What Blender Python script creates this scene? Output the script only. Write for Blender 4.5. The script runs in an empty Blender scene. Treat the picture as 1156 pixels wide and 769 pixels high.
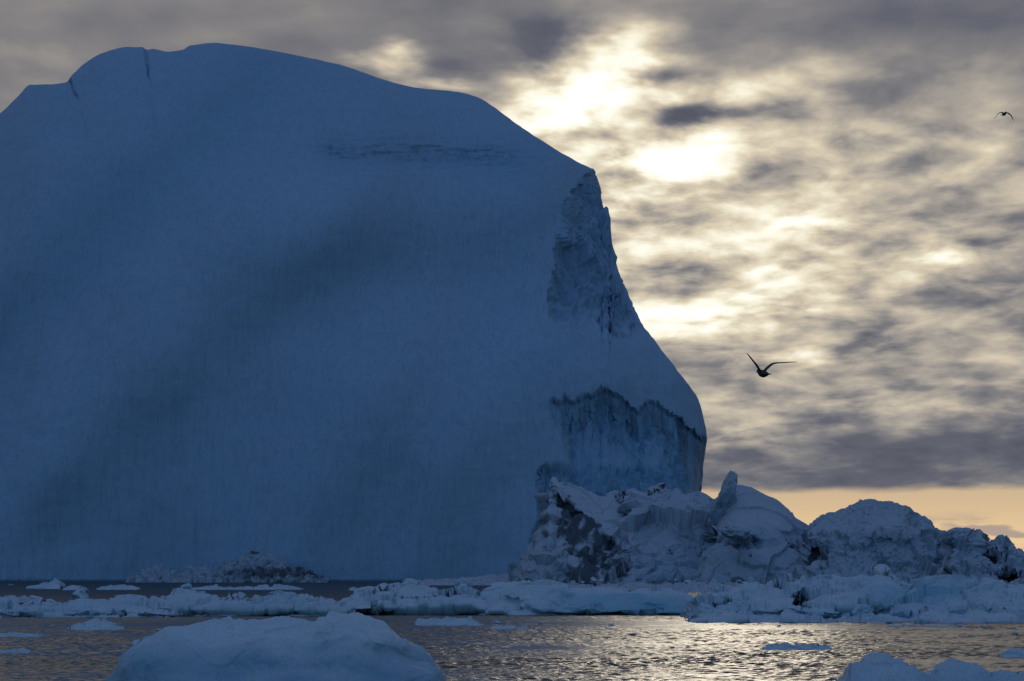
import bpy, bmesh, math, random
import numpy as np
from mathutils import Vector, Matrix

random.seed(7)
SC = bpy.context.scene
COL = SC.collection
R = math.radians

# ------------------------------------------------------------------ camera geometry
F = 2729.0                 # focal length in photo pixels (85 mm on a 36 mm sensor)
CX, CY, HOR = 578.0, 384.5, 640.0
CAMZ = 3.0
TH = math.atan((HOR - CY) / F)
CT, ST = math.cos(TH), math.sin(TH)


def at(px, py, Y):
    """world point seen at photo pixel (px, py) at ground distance Y (arrays welcome)"""
    px, py, Y = np.broadcast_arrays(np.asarray(px, float), np.asarray(py, float), np.asarray(Y, float))
    a, b = px - CX, CY - py
    dy, dz = F * CT - b * ST, F * ST + b * CT
    k = Y / dy
    return np.stack([a * k, Y + 0 * k, CAMZ + dz * k], -1)


def row_of(Y, z=0.0):
    """photo row of a point at ground distance Y and height z"""
    Y = np.asarray(Y, float)
    s = (z - CAMZ) / Y
    return CY - F * (s * CT - ST) / (CT + s * ST)


def dist_of(py):
    b = CY - py
    dy, dz = F * CT - b * ST, F * ST + b * CT
    return -CAMZ * dy / dz


# ------------------------------------------------------------------ numpy noise
_rng = np.random.default_rng(11)
PERM = _rng.permutation(256).astype(np.int64)
PERM = np.concatenate([PERM, PERM, PERM])
GRAD = _rng.normal(size=(256, 3))
GRAD /= np.linalg.norm(GRAD, axis=1)[:, None]
RND = _rng.random((256, 4))


def _hash(i, j, k):
    return PERM[(PERM[(PERM[i & 255] + j) & 255] + k) & 255]


def gnoise(P):
    P = np.asarray(P, float)
    I = np.floor(P).astype(np.int64)
    f = P - I
    u = f * f * f * (f * (f * 6 - 15) + 10)
    out = np.zeros(P.shape[:-1])
    for a in (0, 1):
        wa = u[..., 0] if a else 1 - u[..., 0]
        for b in (0, 1):
            wb = u[..., 1] if b else 1 - u[..., 1]
            for c in (0, 1):
                wc = u[..., 2] if c else 1 - u[..., 2]
                g = GRAD[_hash(I[..., 0] + a, I[..., 1] + b, I[..., 2] + c)]
                d = (f[..., 0] - a) * g[..., 0] + (f[..., 1] - b) * g[..., 1] + (f[..., 2] - c) * g[..., 2]
                out += wa * wb * wc * d
    return out * 1.5


def fbm(P, octv=4, gain=0.5, lac=2.03):
    out, a = 0, 1.0
    P = np.asarray(P, float)
    for o in range(octv):
        out = out + a * gnoise(P + 17.3 * o)
        P = P * lac
        a *= gain
    return out


def ridged(P, octv=4, gain=0.5):
    out, a = 0, 1.0
    P = np.asarray(P, float)
    for o in range(octv):
        out = out + a * (1 - 2 * np.abs(gnoise(P + 9.1 * o)))
        P = P * 2.07
        a *= gain
    return out


def facets(P, tilt=0.8):
    """broken-block relief: every cell of a jittered lattice is a tilted plane of its own"""
    P = np.asarray(P, float)
    I = np.floor(P).astype(np.int64)
    best = np.full(P.shape[:-1], 1e9)
    val = np.zeros(P.shape[:-1])
    for a in (-1, 0, 1):
        for b in (-1, 0, 1):
            for c in (-1, 0, 1):
                J = I + np.array([a, b, c])
                h = _hash(J[..., 0], J[..., 1], J[..., 2])
                C = J + RND[h][..., :3]
                d = P - C
                dd = (d * d).sum(-1)
                v = (RND[h][..., 3] - 0.5) + tilt * (d * GRAD[h]).sum(-1)
                m = dd < best
                best = np.where(m, dd, best)
                val = np.where(m, v, val)
    return val


def sstep(x, a, b):
    t = np.clip((np.asarray(x, float) - a) / (b - a), 0, 1)
    return t * t * (3 - 2 * t)


def gauss(x, m, s):
    return np.exp(-((np.asarray(x, float) - m) / s) ** 2)


def spline(pts):
    """monotone-ish smooth interpolation through (x, y) points (PCHIP)"""
    xs = np.array([p[0] for p in pts], float)
    ys = np.array([p[1] for p in pts], float)
    h = np.diff(xs)
    d = np.diff(ys) / h
    m = np.zeros_like(ys)
    for i in range(1, len(xs) - 1):
        if d[i - 1] * d[i] > 0:
            w1, w2 = 2 * h[i] + h[i - 1], h[i] + 2 * h[i - 1]
            m[i] = (w1 + w2) / (w1 / d[i - 1] + w2 / d[i])
    m[0], m[-1] = d[0], d[-1]

    def f(x):
        x = np.clip(np.asarray(x, float), xs[0], xs[-1])
        k = np.clip(np.searchsorted(xs, x) - 1, 0, len(h) - 1)
        t = (x - xs[k]) / h[k]
        t2, t3 = t * t, t * t * t
        return (2 * t3 - 3 * t2 + 1) * ys[k] + (t3 - 2 * t2 + t) * h[k] * m[k] + (3 * t2 - 2 * t3) * ys[k + 1] + (t3 - t2) * h[k] * m[k + 1]
    return f


def poly(pts):
    xs = np.array([p[0] for p in pts], float)
    ys = np.array([p[1] for p in pts], float)
    return lambda x: np.interp(x, xs, ys)


# ------------------------------------------------------------------ object helpers
def mesh_from(name, V, Q, attrs=None, smooth=True, tris=None):
    me = bpy.data.meshes.new(name)
    V = np.asarray(V, np.float32).reshape(-1, 3)
    Q = np.asarray(Q, np.int32)
    n, k = Q.shape
    loops, starts, tot = Q.ravel(), np.arange(0, n * k, k, dtype=np.int32), n
    if tris is not None and len(tris):
        tris = np.asarray(tris, np.int32)
        loops = np.concatenate([loops, tris.ravel()])
        starts = np.concatenate([starts, n * k + np.arange(0, len(tris) * 3, 3, dtype=np.int32)])
        tot = n + len(tris)
    me.vertices.add(len(V))
    me.vertices.foreach_set('co', V.ravel())
    me.loops.add(len(loops))
    me.loops.foreach_set('vertex_index', loops)
    me.polygons.add(tot)
    me.polygons.foreach_set('loop_start', starts)
    me.polygons.foreach_set('use_smooth', np.full(tot, smooth, bool))
    for an, av in (attrs or {}).items():
        a = me.attributes.new(an, 'FLOAT', 'POINT')
        a.data.foreach_set('value', np.asarray(av, np.float32).ravel())
    me.update(calc_edges=True)
    me.validate()
    return me


def link(name, me, mat, label=None, cat=None, group=None, kind=None, parent=None):
    o = bpy.data.objects.new(name, me)
    COL.objects.link(o)
    if me is not None and mat is not None and not me.materials:
        me.materials.append(mat)
    if label:
        o['label'] = label
    if cat:
        o['category'] = cat
    if group:
        o['group'] = group
    if kind:
        o['kind'] = kind
    if parent is not None:
        o.parent = parent
    return o


def grid_quads(n, m, wrap_m=False, off=0, flip=False):
    i = np.arange(n - 1)[:, None]
    j = np.arange(m if wrap_m else m - 1)[None, :]
    jn = (j + 1) % m
    a, b, c, d = i * m + j, (i + 1) * m + j, (i + 1) * m + jn, i * m + jn
    q = np.stack([a, b, c, d] if not flip else [a, d, c, b], -1)
    return q.reshape(-1, 4) + off


def grid_normals(G):
    du = np.gradient(G, axis=0)
    dv = np.gradient(G, axis=1)
    n = np.cross(du, dv)
    l = np.linalg.norm(n, axis=-1, keepdims=True)
    return n / np.maximum(l, 1e-9)


# ------------------------------------------------------------------ node helpers
class NT:
    def __init__(self, tree):
        self.t = tree

    def new(self, typ, **kw):
        n = self.t.nodes.new(typ)
        for k, v in kw.items():
            setattr(n, k, v)
        return n

    def put(self, sock, v):
        if isinstance(v, S):
            v = v.s
        if isinstance(v, bpy.types.NodeSocket):
            self.t.links.new(v, sock)
        else:
            sock.default_value = v

    def math(self, op, a, b=0.0, c=None, clamp=False):
        n = self.new('ShaderNodeMath', operation=op, use_clamp=clamp)
        self.put(n.inputs[0], a)
        self.put(n.inputs[1], b)
        if c is not None:
            self.put(n.inputs[2], c)
        return S(self, n.outputs[0])

    def noise(self, vec, scale=1.0, detail=4, rough=0.5, lac=2.0, dist=0.0, out=0):
        n = self.new('ShaderNodeTexNoise')
        self.put(n.inputs['Vector'], vec)
        n.inputs['Scale'].default_value = scale
        n.inputs['Detail'].default_value = detail
        n.inputs['Roughness'].default_value = rough
        n.inputs['Lacunarity'].default_value = lac
        n.inputs['Distortion'].default_value = dist
        return S(self, n.outputs[out])

    def vec(self, x, y, z):
        n = self.new('ShaderNodeCombineXYZ')
        for i, v in enumerate((x, y, z)):
            self.put(n.inputs[i], v)
        return S(self, n.outputs[0])

    def sep(self, v):
        n = self.new('ShaderNodeSeparateXYZ')
        self.put(n.inputs[0], v)
        return [S(self, o) for o in n.outputs]

    def mapping(self, v, scale=(1, 1, 1), loc=(0, 0, 0)):
        n = self.new('ShaderNodeMapping')
        self.put(n.inputs['Vector'], v)
        n.inputs['Scale'].default_value = scale
        n.inputs['Location'].default_value = loc
        return S(self, n.outputs[0])

    def mixc(self, f, a, b):
        n = self.new('ShaderNodeMix', data_type='RGBA')
        self.put(n.inputs[0], f)
        for idx, v in ((6, a), (7, b)):
            if isinstance(v, tuple) and len(v) == 3:
                v = v + (1.0,)
            self.put(n.inputs[idx], v)
        return S(self, n.outputs[2])

    def smooth(self, x, a, b):
        n = self.new('ShaderNodeMapRange', interpolation_type='SMOOTHSTEP')
        self.put(n.inputs[0], x)
        n.inputs[1].default_value = a
        n.inputs[2].default_value = b
        return S(self, n.outputs[0])

    def ramp(self, f, stops):
        n = self.new('ShaderNodeValToRGB')
        cr = n.color_ramp
        while len(cr.elements) < len(stops):
            cr.elements.new(0.5)
        for e, (p, c) in zip(cr.elements, stops):
            e.position = p
            e.color = tuple(c) + (1.0,)
        self.put(n.inputs[0], f)
        return S(self, n.outputs[0])

    def attr(self, name):
        return S(self, self.new('ShaderNodeAttribute', attribute_name=name).outputs['Fac'])


class S:
    def __init__(self, nt, s):
        self.nt, self.s = nt, s

    def __add__(self, o): return self.nt.math('ADD', self, o)
    def __radd__(self, o): return self.nt.math('ADD', self, o)
    def __sub__(self, o): return self.nt.math('SUBTRACT', self, o)
    def __rsub__(self, o): return self.nt.math('SUBTRACT', o, self)
    def __mul__(self, o): return self.nt.math('MULTIPLY', self, o)
    def __rmul__(self, o): return self.nt.math('MULTIPLY', self, o)
    def __truediv__(self, o): return self.nt.math('DIVIDE', self, o)


def material(name):
    m = bpy.data.materials.new(name)
    m.use_nodes = True
    m.node_tree.nodes.clear()
    nt = NT(m.node_tree)
    out = nt.new('ShaderNodeOutputMaterial')
    b = nt.new('ShaderNodeBsdfPrincipled')
    nt.t.links.new(b.outputs[0], out.inputs[0])
    return m, nt, b


# ------------------------------------------------------------------ materials
def ice_material(name, snow, ice, dirt, grain, bump=0.4, streaks=0.0, rough=0.75, sss=0.0, ledge=0.0, mott=1.0):
    """snow / bare blue ice / grit and some painted shade, steered by the mesh's 'blue' and 'dirt' attributes"""
    m, nt, b = material(name)
    pos = S(nt, nt.new('ShaderNodeNewGeometry').outputs['Position'])
    big = nt.noise(pos, scale=1 / (grain * 22), detail=3)
    mid = nt.noise(pos, scale=1 / (grain * 4.5), detail=6, rough=0.62)
    fine = nt.noise(pos, scale=1 / grain, detail=5, rough=0.6)
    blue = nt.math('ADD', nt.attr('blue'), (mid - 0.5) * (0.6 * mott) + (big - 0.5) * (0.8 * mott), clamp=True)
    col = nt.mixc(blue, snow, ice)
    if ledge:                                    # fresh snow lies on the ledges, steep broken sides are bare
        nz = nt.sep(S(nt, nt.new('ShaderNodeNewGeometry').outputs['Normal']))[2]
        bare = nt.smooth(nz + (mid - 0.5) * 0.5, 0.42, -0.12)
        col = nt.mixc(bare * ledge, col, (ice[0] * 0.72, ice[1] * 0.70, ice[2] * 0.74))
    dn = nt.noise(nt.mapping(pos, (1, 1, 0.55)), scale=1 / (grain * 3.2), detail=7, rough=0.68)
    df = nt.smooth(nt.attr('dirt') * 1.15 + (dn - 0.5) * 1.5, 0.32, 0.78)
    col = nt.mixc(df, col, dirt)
    val = nt.new('ShaderNodeHueSaturation')
    nt.put(val.inputs['Value'], 0.84 + (fine - 0.5) * (0.5 * mott) + (mid - 0.5) * (0.3 * mott) + 0.16)
    nt.put(val.inputs['Color'], col)
    nt.put(b.inputs['Base Color'], val.outputs[0])
    nt.put(b.inputs['Roughness'], rough - blue * 0.22)
    b.inputs['IOR'].default_value = 1.31
    b.inputs['Specular IOR Level'].default_value = 0.35
    if sss:
        b.inputs['Subsurface Weight'].default_value = sss
        b.inputs['Subsurface Radius'].default_value = (0.25, 0.6, 1.0)
        b.inputs['Subsurface Scale'].default_value = 0.25
    h = fine * 0.45 + mid * 1.3
    if streaks:
        run = nt.noise(nt.mapping(pos, (0.9, 0.35, 0.035)), scale=0.8, detail=4, rough=0.6)
        rl = nt.smooth(nt.math('ABSOLUTE', run - 0.5), 0.022, 0.0)
        vs = nt.noise(nt.mapping(pos, (1.0, 0.5, 0.09)), scale=0.55, detail=5, rough=0.65)
        hs = nt.noise(nt.mapping(pos, (0.22, 0.22, 1.1)), scale=0.7, detail=5, rough=0.6)
        h = h + vs * (1.0 * streaks) + hs * (0.5 * streaks) - rl * (1.5 * streaks)
    bp = nt.new('ShaderNodeBump')
    bp.inputs['Strength'].default_value = bump
    bp.inputs['Distance'].default_value = grain * 0.9
    nt.put(bp.inputs['Height'], h)
    nt.put(b.inputs['Normal'], bp.outputs[0])
    return m


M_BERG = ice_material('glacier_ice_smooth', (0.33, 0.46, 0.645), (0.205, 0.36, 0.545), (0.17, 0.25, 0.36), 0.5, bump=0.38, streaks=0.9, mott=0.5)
M_RUBBLE = ice_material('broken_ice', (0.44, 0.48, 0.585), (0.19, 0.315, 0.455), (0.085, 0.105, 0.14), 0.35, bump=0.55, ledge=0.5)
M_FLOE = ice_material('floe_ice', (0.54, 0.615, 0.725), (0.24, 0.45, 0.60), (0.05, 0.06, 0.07), 0.16, bump=0.5, ledge=0.65)
M_NEAR = ice_material('near_floe_ice', (0.52, 0.615, 0.735), (0.18, 0.34, 0.49), (0.05, 0.06, 0.07), 0.07, bump=0.30, rough=0.6)

m, nt, b = material('sea_water')
pos = S(nt, nt.new('ShaderNodeNewGeometry').outputs['Position'])
b.inputs['Base Color'].default_value = (0.012, 0.018, 0.02, 1)
px_, py_, pz_ = nt.sep(pos)
nt.put(b.inputs['Roughness'], 0.13 + nt.smooth(py_, 60, 260) * 0.26)      # the unresolved wind ripple of the open lead
b.inputs['IOR'].default_value = 1.333
w1 = nt.noise(nt.mapping(pos, (1.0, 0.8, 1)), scale=3.2, detail=4, rough=0.55)
w2 = nt.noise(nt.mapping(pos, (0.6, 1, 1)), scale=0.5, detail=3, rough=0.5)
slick = nt.smooth(nt.noise(nt.mapping(pos, (0.05, 0.09, 1)), scale=1.0, detail=3), 0.38, 0.62)
bp = nt.new('ShaderNodeBump')
nt.put(bp.inputs['Strength'], slick * 0.6 + 0.4)
bp.inputs['Distance'].default_value = 0.12
nt.put(bp.inputs['Height'], w1 * 0.6 + w2 * 1.2)
nt.put(b.inputs['Normal'], bp.outputs[0])
M_WATER = m

m, nt, b = material('gull_feathers')
pos = S(nt, nt.new('ShaderNodeTexCoord').outputs['Object'])
gx, gy, gz = nt.sep(pos)
n = nt.noise(pos, scale=40, detail=3)
wing = nt.smooth(nt.math('ABSOLUTE', gx) + (n - 0.5) * 0.05, 0.07, 0.14)
tip = nt.smooth(nt.math('ABSOLUTE', gx), 0.42, 0.5)
c = nt.mixc(wing, (0.03, 0.03, 0.03), (0.06, 0.05, 0.045))
c = nt.mixc(tip, c, (0.03, 0.03, 0.03))
nt.put(b.inputs['Base Color'], c)
b.inputs['Roughness'].default_value = 0.8
M_GULL = m
m, nt, b = material('gull_beak_horn')
pos = S(nt, nt.new('ShaderNodeTexCoord').outputs['Object'])
nt.put(b.inputs['Base Color'], nt.mixc(nt.noise(pos, scale=60), (0.25, 0.16, 0.04), (0.35, 0.2, 0.05)))
b.inputs['Roughness'].default_value = 0.5
M_BEAK = m


# ------------------------------------------------------------------ ice builders
def ice_body(name, mat, crest, base_py, front, back, label, cat, nx=300, nf=90, nb=30, lean=1.6, relief=(),
             dirt=None, blue=None, depth=None, group=None, parent=None, taper=0.08, jag=0.0, soft=40, pcrest=None, tmin=0.12, px_shift=None, under=1.2):
    """a closed solid: front face from the waterline up to the crest seen in the photo, then down its far side.
    crest: f(px) -> row or point list; front/back: metres from waterline to crest and on to the far waterline."""
    pts = crest if isinstance(crest, list) else None
    f = spline(pts) if pts else crest
    x0, x1 = (pts[0][0], pts[-1][0]) if pts else crest.range
    px = np.linspace(x0, x1, nx)
    s = np.linspace(0, 1, nx)
    D0 = dist_of(base_py)
    tp = np.clip(np.minimum(s, 1 - s) / max(taper, 1e-6), 0, 1)
    tp = np.sqrt(1 - (1 - tp) ** 2)
    tp = tmin + (1 - tmin) * tp
    yc = f(px)
    ker = np.exp(-np.linspace(-2, 2, 2 * max(2, nx // soft) + 1) ** 2)
    hw = len(ker) // 2
    ysm = np.convolve(np.pad(yc, hw, mode='edge'), ker / ker.sum(), 'valid')
    jg = 0 * px
    if jag:
        q = np.stack([px * 0.11, px * 0 + base_py, px * 0], -1)
        jg = jag * (fbm(q, 4, 0.6)) + jag * 0.6 * facets(q * 0.8)
    env = np.pad(yc + np.minimum(jg, 0), hw, mode='edge')
    env = np.min(np.stack([env[i:i + nx] for i in range(2 * hw + 1)]), 0)
    ysm = np.convolve(np.pad(env, hw, mode='edge'), ker / ker.sum(), 'valid')
    if pcrest is not None:                            # the rounding of the face follows this fuller outline, the real edge cuts it off
        ysm = np.minimum(spline(pcrest)(px), yc)
    t = np.linspace(0, 1, nf)
    t = 0.5 * t + 0.5 * np.sin(t * np.pi / 2)          # closer rows towards the crest
    Dm = D0 + front
    PX, T = np.meshgrid(px, t, indexing='ij')
    yb = row_of(Dm - front * tp)
    yc = np.minimum(yc, yb - 0.4)
    ysm = np.minimum(ysm, yb - 0.4)
    PY = yb[:, None] + (yc - yb)[:, None] * T + jg[:, None] * T ** 6
    PY = np.minimum(PY, yb[:, None])
    Tp = np.clip((yb[:, None] - PY) / (yb - ysm)[:, None], 0, 1)
    prof = front * (1 - (1 - Tp ** lean) ** (1 / lean))
    Df = Dm - front * tp[:, None] + prof * tp[:, None]
    yc = PY[:, -1]
    if depth is not None:
        Df = Df + depth(PX, PY, T)
    PXs = PX if px_shift is None else PX + px_shift(PX, PY)
    front_g = at(PXs, PY, Df)
    cr = front_g[:, -1]
    a = np.linspace(0, np.pi / 2, nb + 1)[1:]
    bk = back * tp[:, None] if np.isscalar(back) else (back(px) * tp)[:, None]
    Yb = cr[:, 1][:, None] + bk * np.sin(a)[None]
    sc = Yb / cr[:, 1][:, None]
    Zb = -under + (cr[:, 2][:, None] + under) * np.cos(a)[None]
    Xb = np.broadcast_to(cr[:, 0][:, None], Yb.shape)
    back_g = np.stack([Xb, Yb, Zb], -1)
    foot = front_g[:, :1].copy()
    foot[..., 2] = -under
    G = np.concatenate([foot, front_g, back_g], 1)
    PXa = np.concatenate([PX[:, :1], PX, np.repeat(px[:, None], nb, 1)], 1)
    PYa = np.concatenate([PY[:, :1], PY, np.repeat(yc[:, None], nb, 1)], 1)
    Ta = np.concatenate([T[:, :1], T, np.ones((nx, nb))], 1)
    N = grid_normals(G)
    disp = np.zeros(G.shape[:2])
    vdisp = np.zeros_like(G)
    for r in relief:
        kind, size, amp = r[0], r[1], r[2]
        size = np.broadcast_to(np.asarray(size, float), (3,))
        w = r[3](PXa, PYa, Ta) if len(r) > 3 else 1.0
        P = G / size
        if kind == 'fbm':
            d = fbm(P, 5, 0.5)
        elif kind == 'ridge':
            d = ridged(P, 4) - 0.6
        elif kind == 'facet':
            P = P + 0.35 * np.stack([gnoise(P * 1.7), gnoise(P * 1.7 + 31), gnoise(P * 1.7 + 57)], -1)
            d = facets(P)
        disp += amp * w * d
    fade = sstep(G[..., 2], -0.8 * under, 0.25 * under) * 0.85 + 0.15
    G = G + N * (disp * fade)[..., None]
    dv = np.zeros(G.shape[:2]) if dirt is None else dirt(PXa, PYa, Ta, G)
    bv = np.zeros(G.shape[:2]) if blue is None else blue(PXa, PYa, Ta, G)
    m_ = G.shape[1]
    V = G.reshape(-1, 3)
    Q = grid_quads(nx, m_, wrap_m=True)
    caps, ends = [], []
    for i in (0, nx - 1):                             # close both ends with a fan
        ring = G[i]
        c = ring.mean(0)
        c[2] = max(0.3 * ring[:, 2].max(), 0.0)
        c[1] = 0.5 * (ring[:, 1].min() + ring[:, 1].max())
        ci = len(V) + len(ends)
        ends.append(c)
        for k in range(m_):
            t3 = [ci, i * m_ + k, i * m_ + (k + 1) % m_]
            caps.append(t3 if i == 0 else t3[::-1])
    V = np.concatenate([V, np.array(ends)])
    dv = np.concatenate([dv.ravel(), [0, 0]])
    bv = np.concatenate([bv.ravel(), [0.3, 0.3]])
    me = mesh_from(name, V, Q, {'dirt': dv, 'blue': bv}, tris=caps)
    return link(name, me, mat, label, cat, group, None, parent)


def ico(sub):
    bm = bmesh.new()
    bmesh.ops.create_icosphere(bm, subdivisions=sub, radius=1.0)
    V = np.array([v.co[:] for v in bm.verts])
    T = np.array([[v.index for v in f.verts] for f in bm.faces])
    bm.free()
    return V, T


ICO = {k: ico(k) for k in (4, 5, 6)}


def block_mesh(name, seed, mat, cuts=9, sub=5, rough=0.06, keep=(0.55, 0.95), smoothness=1.0, blue=0.2, scale=(1, 1, 1)):
    """a broken lump of ice: a ball sheared flat by fracture planes, then weathered"""
    rg = np.random.default_rng(seed)
    V, T = ICO[sub]
    V = V.copy()
    for _ in range(cuts):
        n = rg.normal(size=3)
        n[2] = n[2] * 0.8
        n /= np.linalg.norm(n)
        d = rg.uniform(*keep)
        over = np.maximum(V @ n - d, 0)
        V = V - over[:, None] * n[None] * 0.97
    o = rg.uniform(-50, 50, 3)
    n = V / np.linalg.norm(V, axis=1)[:, None]
    dsp = rough * fbm(V * 1.6 + o, 5, 0.55) * 1.6 + rough * 0.7 * facets(V * 2.4 + o) + rough * 0.35 * fbm(V * 7 + o, 3)
    V = V + n * (dsp * smoothness)[:, None]
    V = V * np.array(scale)[None]
    bv = np.clip(blue + 0.5 * fbm(V * 1.2 + o, 2), 0, 1)
    me = mesh_from(name, V, T, {'dirt': np.zeros(len(V)), 'blue': bv})
    me.materials.append(mat)
    return me


def put_block(name, me, px, py, Y, wpx, hpx, dpx=None, rot=(0, 0, 0), **kw):
    """px, py: photo pixel of the block's centre; wpx, hpx: its size in photo pixels there"""
    o = link(name, me, None, **kw)
    k = Y / F
    o.location = at(px, py, Y)
    o.scale = (wpx * k / 2, (dpx or wpx) * k / 2, hpx * k / 2)
    o.rotation_euler = rot
    return o


# ------------------------------------------------------------------ sky: broken evening cloud before the camera, clear deep blue behind it
SUN_EL, SUN_AZ = R(8.2), R(1.4)          # azimuth clockwise from +Y
W = bpy.data.worlds.new('World')
SC.world = W
W.use_nodes = True
W.node_tree.nodes.clear()
nt = NT(W.node_tree)
wout = nt.new('ShaderNodeOutputWorld')
dirn = S(nt, nt.new('ShaderNodeTexCoord').outputs['Generated'])
dx, dy, dz = nt.sep(dirn)
az = nt.math('ARCTAN2', dx, dy)
el = nt.math('ARCSINE', dz)
U = az * 27.29 + 5.78                      # compass and height of the sky in steps of about two degrees
VV = 6.40 - el * 27.29
p0 = nt.vec(U, VV, 0.0)
wn = nt.sep(S(nt, nt.noise(nt.mapping(p0, (0.55, 1.3, 1)), scale=1.0, detail=4, rough=0.6, out=1).s))
Uw = U + (wn[0] - 0.5) * 1.5
Vw = VV + (wn[1] - 0.5) * 0.75


def blob(x, y, rx, ry, amp):
    a = (Uw - x) * (1 / rx)
    b2 = (Vw - y) * (1 / ry)
    return nt.math('EXPONENT', 0.0 - (a * a + b2 * b2)) * amp


BLOBS = [
    # light coming through
    (6.45, 1.05, 0.66, 0.44, 0.85), (7.25, 0.55, 0.38, 0.26, 0.60), (7.0, 1.75, 0.75, 0.32, 0.50), (7.75, 1.90, 0.55, 0.30, 0.36), (7.25, 2.15, 0.6, 0.2, 0.18), (6.9, 0.75, 0.5, 0.35, 0.30),
    (8.0, 1.15, 0.42, 0.16, 0.40), (5.9, 1.3, 0.6, 0.22, 0.45), (4.4, 0.72, 0.42, 0.12, 0.50), (4.95, 0.92, 0.35, 0.09, 0.40),
    (7.6, 3.66, 0.75, 0.14, 0.62), (8.75, 3.1, 0.22, 0.18, 0.42), (8.6, 3.5, 0.5, 0.12, 0.40), (8.9, 3.98, 0.6, 0.08, 0.30),
    (8.1, 2.9, 1.9, 1.2, 0.17), (10.5, 2.95, 0.5, 0.1, 0.28), (9.05, 2.5, 0.3, 0.2, 0.42), (8.9, 1.05, 0.7, 0.25, 0.22),
    (10.0, 1.7, 1.3, 0.35, 0.10), (8.1, 4.85, 0.6, 0.16, 0.22), (9.7, 4.62, 1.2, 0.10, 0.16), (9.3, 0.9, 0.25, 0.3, 0.12),
    (7.1, 2.9, 0.4, 0.3, 0.2), (7.0, 2.35, 0.3, 0.2, 0.30), (0.2, 0.85, 0.9, 0.35, 0.06), (11.2, 1.9, 1.1, 0.3, 0.08),
    # dark cloud
    (5.5, 0.55, 1.15, 0.42, -0.12), (6.35, 0.45, 0.4, 0.2, -0.25), (7.35, 0.85, 0.42, 0.13, -0.55), (6.45, 1.52, 0.38, 0.14, -0.40), (7.9, 1.42, 0.4, 0.12, -0.42),
    (10.6, 0.3, 1.4, 0.6, -0.09), (8.6, 1.38, 0.6, 0.14, -0.22), (11.0, 2.5, 0.9, 0.14, -0.12), (10.9, 3.35, 1.0, 0.2, -0.12), (7.75, 3.05, 0.45, 0.22, -0.24),
    (9.4, 5.2, 3.0, 0.34, -0.15), (8.8, 4.35, 2.0, 0.18, -0.04), (9.6, 2.05, 0.7, 0.12, -0.10),
]
n1 = nt.noise(nt.mapping(p0, (0.75, 2.1, 1), (3.1, 1.7, 0)), scale=1.0, detail=4, rough=0.45, dist=0.1)
p1 = nt.vec((U - 8.0) * (0.74 + VV * 0.09), VV * (0.56 + VV * 0.15), 0.0)
n2 = nt.noise(nt.mapping(p1, (1.45, 2.7, 1), (7.7, 2.3, 0)), scale=1.0, detail=5, rough=0.52, dist=0.25)
glow = nt.smooth(VV, 0.2, 2.2) * nt.smooth(U, 1.5, 6.5)      # the lit, broken half of the deck
up = nt.smooth(VV, -0.2, -2.6)                                 # higher, the deck is thick and grey
L = blob(9.1, 2.9, 3.4, 1.9, 0.34) + blob(7.2, 1.5, 1.7, 1.1, 0.20)
K = blob(9.4, 5.2, 6.0, 0.3, -0.05)
for bl in BLOBS:
    if bl[4] > 0:
        L = L + blob(*bl)
    else:
        K = K + blob(*bl)
n3 = nt.noise(nt.mapping(p1, (3.4, 6.4, 1), (2.2, 8.3, 0)), scale=1.0, detail=3, rough=0.5)
tex = (n1 - 0.5) * 0.9 + (n2 - 0.5) * 1.4 + (n3 - 0.5) * 0.30
B = 0.28 + L * nt.math('MAXIMUM', 0.86 + tex * 1.35, 0.0) + K + (n1 - 0.5) * (0.30 + 0.30 * glow) + (n2 - 0.5) * (0.10 + 0.40 * glow) + (n3 - 0.5) * (0.03 + 0.10 * glow) - up * 0.13 + blob(0.5, -2.7, 4.6, 1.9, 0.40)  # last blob: unseen bright cloud added high left, to lighten the water
cloud = nt.ramp(nt.math('MULTIPLY', B, 0.72, clamp=True), [
    (0.00, (0.095, 0.10, 0.13)), (0.12, (0.125, 0.13, 0.163)), (0.24, (0.225, 0.217, 0.222)), (0.37, (0.43, 0.385, 0.33)),
    (0.52, (0.68, 0.59, 0.44)), (0.70, (0.96, 0.90, 0.72)), (0.88, (1.12, 1.10, 0.98)), (1.0, (1.4, 1.4, 1.32))])
# clear strip of orange evening light under the cloud deck
edge = VV + (nt.noise(nt.mapping(p0, (0.7, 2.0, 1)), scale=1.2, detail=5) - 0.5) * 0.28
strip = nt.smooth(edge, 5.47, 5.60)
wisps = nt.smooth(nt.noise(nt.mapping(p0, (0.7, 5.0, 1), (1.0, 4.4, 0)), scale=1.0, detail=5), 0.53, 0.68) * nt.smooth(VV, 5.75, 5.95)
stripc = nt.mixc(nt.smooth(VV, 5.5, 6.2), (0.62, 0.46, 0.29), (0.84, 0.59, 0.32))
wisps = nt.math('MAXIMUM', wisps, nt.smooth(blob(11.2, 5.97, 0.75, 0.07, 1.0) + (n2 - 0.5) * 0.6, 0.25, 0.7))
stripc = nt.mixc(wisps * 0.8, stripc, (0.34, 0.29, 0.27))
side = nt.smooth(nt.math('ABSOLUTE', az - 0.15), 1.1, 0.35)
cloud = nt.mixc(strip * side, cloud, stripc)
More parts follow.
